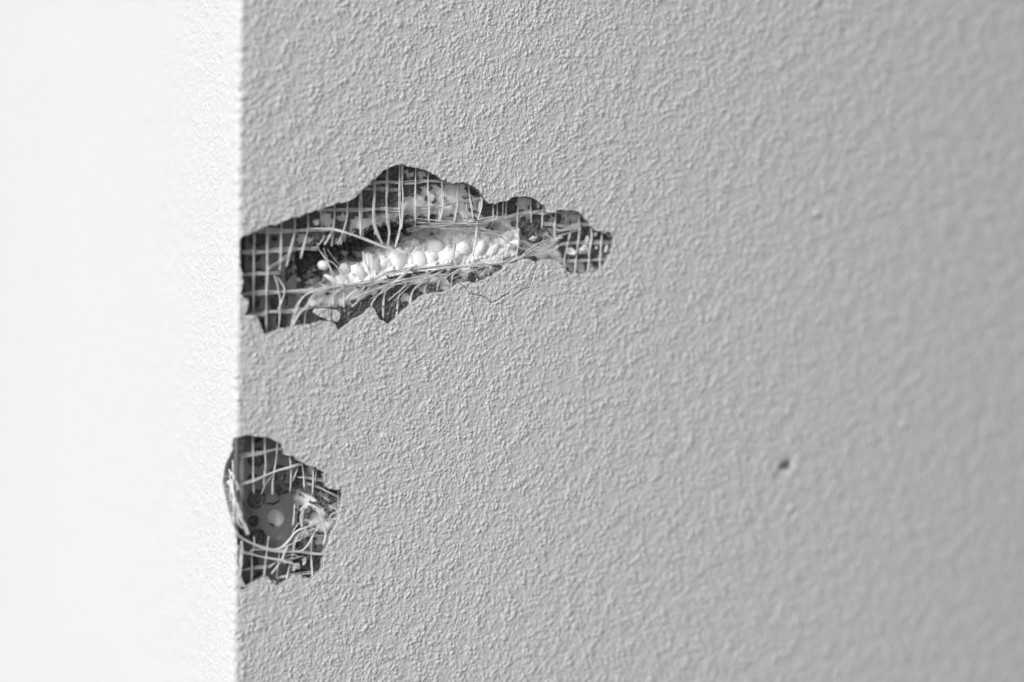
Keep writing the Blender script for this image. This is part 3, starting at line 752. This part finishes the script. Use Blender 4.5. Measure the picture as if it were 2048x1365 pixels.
# strands bent round the corner
def sstrand(pts, w, m=M_FIBRE):
    P = []
    for (x, y, X) in pts:                    # X: mm inside the side face's plane
        P.append(side(x, y, X) if x < 469 else front(x, y, max(X, -0.2) + 0.2))
    C0 = catmull(P, 10); Vs, Fs = [], []
    rr = random.Random(int(pts[0][1] * 3)); n = 4; wm = w / 9.5 * MM
    for k in range(n):
        a = (k + .5) / n - .5; o = rr.uniform(-9, 9)
        pp = []
        for i, p in enumerate(C0):
            t = (C0[min(i + 1, len(C0) - 1)] - C0[max(i - 1, 0)]).normalized()
            pp.append(p + t.cross(-fwd).normalized() * wm * (a + 0.3 * mnoise.noise(Vector((o, i * .15, 0)))) - fwd * wm * 0.2 * math.sin(k * 2.2 + i * .3))
        v, f = tube(pp, wm / n * 0.75, 5); b = len(Vs); Vs += v; Fs += [tuple(q + b for q in fc) for fc in f]
    return link_mesh('strand', Vs, Fs, m, lo_mesh)
for pts, wd in [([(453.7,932,1.2),(460,943,.9),(467,953,.6),(473,964,.2),(477,980,.0)],4),
                ([(449.8,955.5,1.4),(457,966,1),(463,975,.8),(469,995,.5),(474,1014,.2),(481,1032,-.2),(487,1045,-.4)],5),
                ([(460,960,.8),(465.6,982,.6),(472,1005,.3),(480,1029,-.2),(485,1043,-.5),(497,1069,-.3)],6.5),
                ([(450,959,1.6),(455,980,1.4),(459,1001,1.2),(464,1025,.9),(469,1045,.6)],3.6),
                ([(464.5,905,1),(466,935,1),(466.5,968,1),(467,1000,1),(469,1030,.9),(471,1060,.8)],3.4),
                ([(460,925,1.3),(460.5,960,1.4),(462,1000,1.3),(465,1030,1.2)],2.6),
                ([(468,1000,.5),(474,1022,.2),(476,1045,-.2),(486.7,1057,-.2)],3.6),
                ([(483,1082,-.2),(484,1102,-.3),(483,1122,-.2),(480,1148,-.1),(476,1170,.2)],5),
                ([(478,1090,.2),(478,1120,.2),(476,1150,.2),(474,1174,.3)],4)]:
    sstrand(pts, wd)

# fine wisps of broken fibre
def wisps(parent, seeds, name='loose_fibres'):
    Vs, Fs = [], []; rr = random.Random(5)
    for (x0, y0, x1, y1, n, bow, d0, d1) in seeds:
        for k in range(max(2, int(n * 0.35))):
            a = (x0 + rr.gauss(0, 7), y0 + rr.gauss(0, 3)); b = (x1 + rr.gauss(0, 9), y1 + rr.gauss(0, 5))
            q = bow + rr.gauss(0, 4); P = []
            for i in range(7):
                t = i / 6
                P.append(front(a[0] * (1 - t) + b[0] * t, a[1] * (1 - t) + b[1] * t - q * 4 * t * (1 - t), d0 * (1 - t) + d1 * t + rr.uniform(-.1, .1)))
            v, f = tube(catmull(P, 4), rr.uniform(0.045, 0.10) * MM, 4); bb = len(Vs); Vs += v; Fs += [tuple(z + bb for z in fc) for fc in f]
    o = link_mesh(name, Vs, Fs, M_FIBRE, parent); o['kind'] = 'stuff'; return o
wisps(up_mesh, [(640,590,780,560,7,6,.9,.6),(700,600,860,552,9,5,.9,.6),(780,600,900,545,6,8,1,.7),(900,560,1010,520,7,3,.8,.9),(1000,470,1100,500,7,-3,1.1,1),
                (1040,515,1115,485,10,-1,.8,1),(820,445,960,455,7,-2,1.5,1),(880,455,1010,470,5,5,1.4,1),(1100,460,1160,455,3,0,1.1,1.1),(745,600,800,560,6,3,.9,.8),(540,540,592,509,3,0,1.0,1.2),
                (650,500,690,550,3,-4,2,1)])
wisps(lo_mesh, [(575,1100,640,1055,7,-4,.7,.9),(540,1135,570,1118,5,0,1.0,1),(560,1125,600,1110,3,1,1,1),(590,1080,630,1060,4,6,.8,.9)])

# ------------------------------------------------------------------ loose bits: stones, chips, specks
STONES = [(1144,505,10,(0.78,0.7,1.35),'tall pale angular stone in the right end of the upper hole'),
 (1168,501,11,(1.05,0.7,0.9),'broad pale angular stone right of the tall one in the upper hole'),
 (1067,478,7,(1.2,0.6,0.8),'white crumb on dark mortar left of the bright foam patch in the upper hole'),
 (1077,410,5,(0.8,0.6,1.5),'thin white shard under the top edge of the upper hole'),
 (1191,469,4.5,(1,0.8,1),'small round pale stone near the upper right edge of the upper hole'),
 (1218,470,4.5,(1,0.8,1),'small round stone in the notch at the far right corner of the upper hole'),
 (1174,480,5.5,(1.2,0.6,0.8),'dull stone just above the broad pale stone in the upper hole'),
 (1193,496,3.5,(1,0.6,1),'tiny pale crumb between the broad stone and the right hand stone'),
 (1212,498,7,(1.2,0.6,0.7),'flat pale stone nearest the right rim of the upper hole'),
 (633,445,7,(1,0.6,0.9),'white crumb on dark mortar near the upper left edge of the upper hole'),
 (609,1123,6.5,(1.1,0.7,0.7),'small pale stone above the end of the long strand in the lower hole'),
 (592,1134,8.5,(1.2,0.8,0.8),'pale stone at the tip of the straight strand in the lower hole'),
 (547,1166,6,(1,0.7,0.8),'grey crumb wedged in the bottom edge of the lower hole')]
for i, (x, y, r, sq, lab) in enumerate(STONES):
    o = ico_bead('grit_stone', front(x, y, 2.0), r * 1.08 / 9.4 * MM, 300 + i, M_STONE, None, sub=3, ang=0.38, squash=sq)
    tag(o, lab, 'stone', 'stones and crumbs stuck in the broken holes')
o = ico_bead('foam_crumb', front(646, 531, 3.2), 10.5 / 9.4 * MM, 77, M_BEAD, None, squash=(0.95, 0.9, 1.1))
tag(o, 'single round white foam bead sitting alone in the dark left end of the upper hole', 'foam bead')
def chip(px, lab, top_=0.5, tilt=0.0):
    pol = rough_poly([fu(x, y, 0.0, 0.0) for x, y in px], 0.05 * MM, 0.4 * MM, int(px[0][0]))
    A = np.array(pol); c = A.mean(0)
    def P(u, z, dep):
        h = grain(u, z) * np.clip(1 - dep / (0.6 * MM), 0, 1)
        return np.stack([u, np.full(u.shape, top_ * MM) + dep - h + (u - c[0]) * tilt, z], -1)
    o = sheet('plaster_chip', np.arange(A[:, 0].min() - .0005, A[:, 0].max() + .0005, .00015), np.arange(A[:, 1].min() - .0005, A[:, 1].max() + .0005, .00015),
              lambda a, b: ~inside(pol, a, b), [pol], P, 1.3 * MM, M_RENDER, None, rim_jit=0.05 * MM)
    tag(o, lab, 'plaster chip', 'cracked plaster chips')
chip([(630,626),(634,618.6),(650,618),(663.6,620),(665,643),(656,640),(647.5,636),(636,630)], 'left half of the cracked plaster chip at the bottom edge of the upper hole', 0.7, 0.03)
chip([(666.3,620),(678,621.6),(684,629),(681,638),(677,645),(667.5,643)], 'right half of the cracked plaster chip at the bottom edge of the upper hole', 0.85, -0.04)
p = front_bow(1572, 931) + Vector((0, 0.00035, 0))
o = ico_bead('dirt_speck', p, 7.5 / 9.0 * MM, 9, M_DIRT, None, ang=0.25, squash=(1.25, 0.45, 0.7))
tag(o, 'dark speck of dirt lodged in a pit of the plain wall at right', 'dirt')

# ------------------------------------------------------------------ ground
g = link_mesh('ground', [(-150, -150, 0), (150, -150, 0), (150, 150, 0), (-150, 150, 0)], [(0, 1, 2, 3)], M_GROUND, None, False)
tag(g, kind='structure')
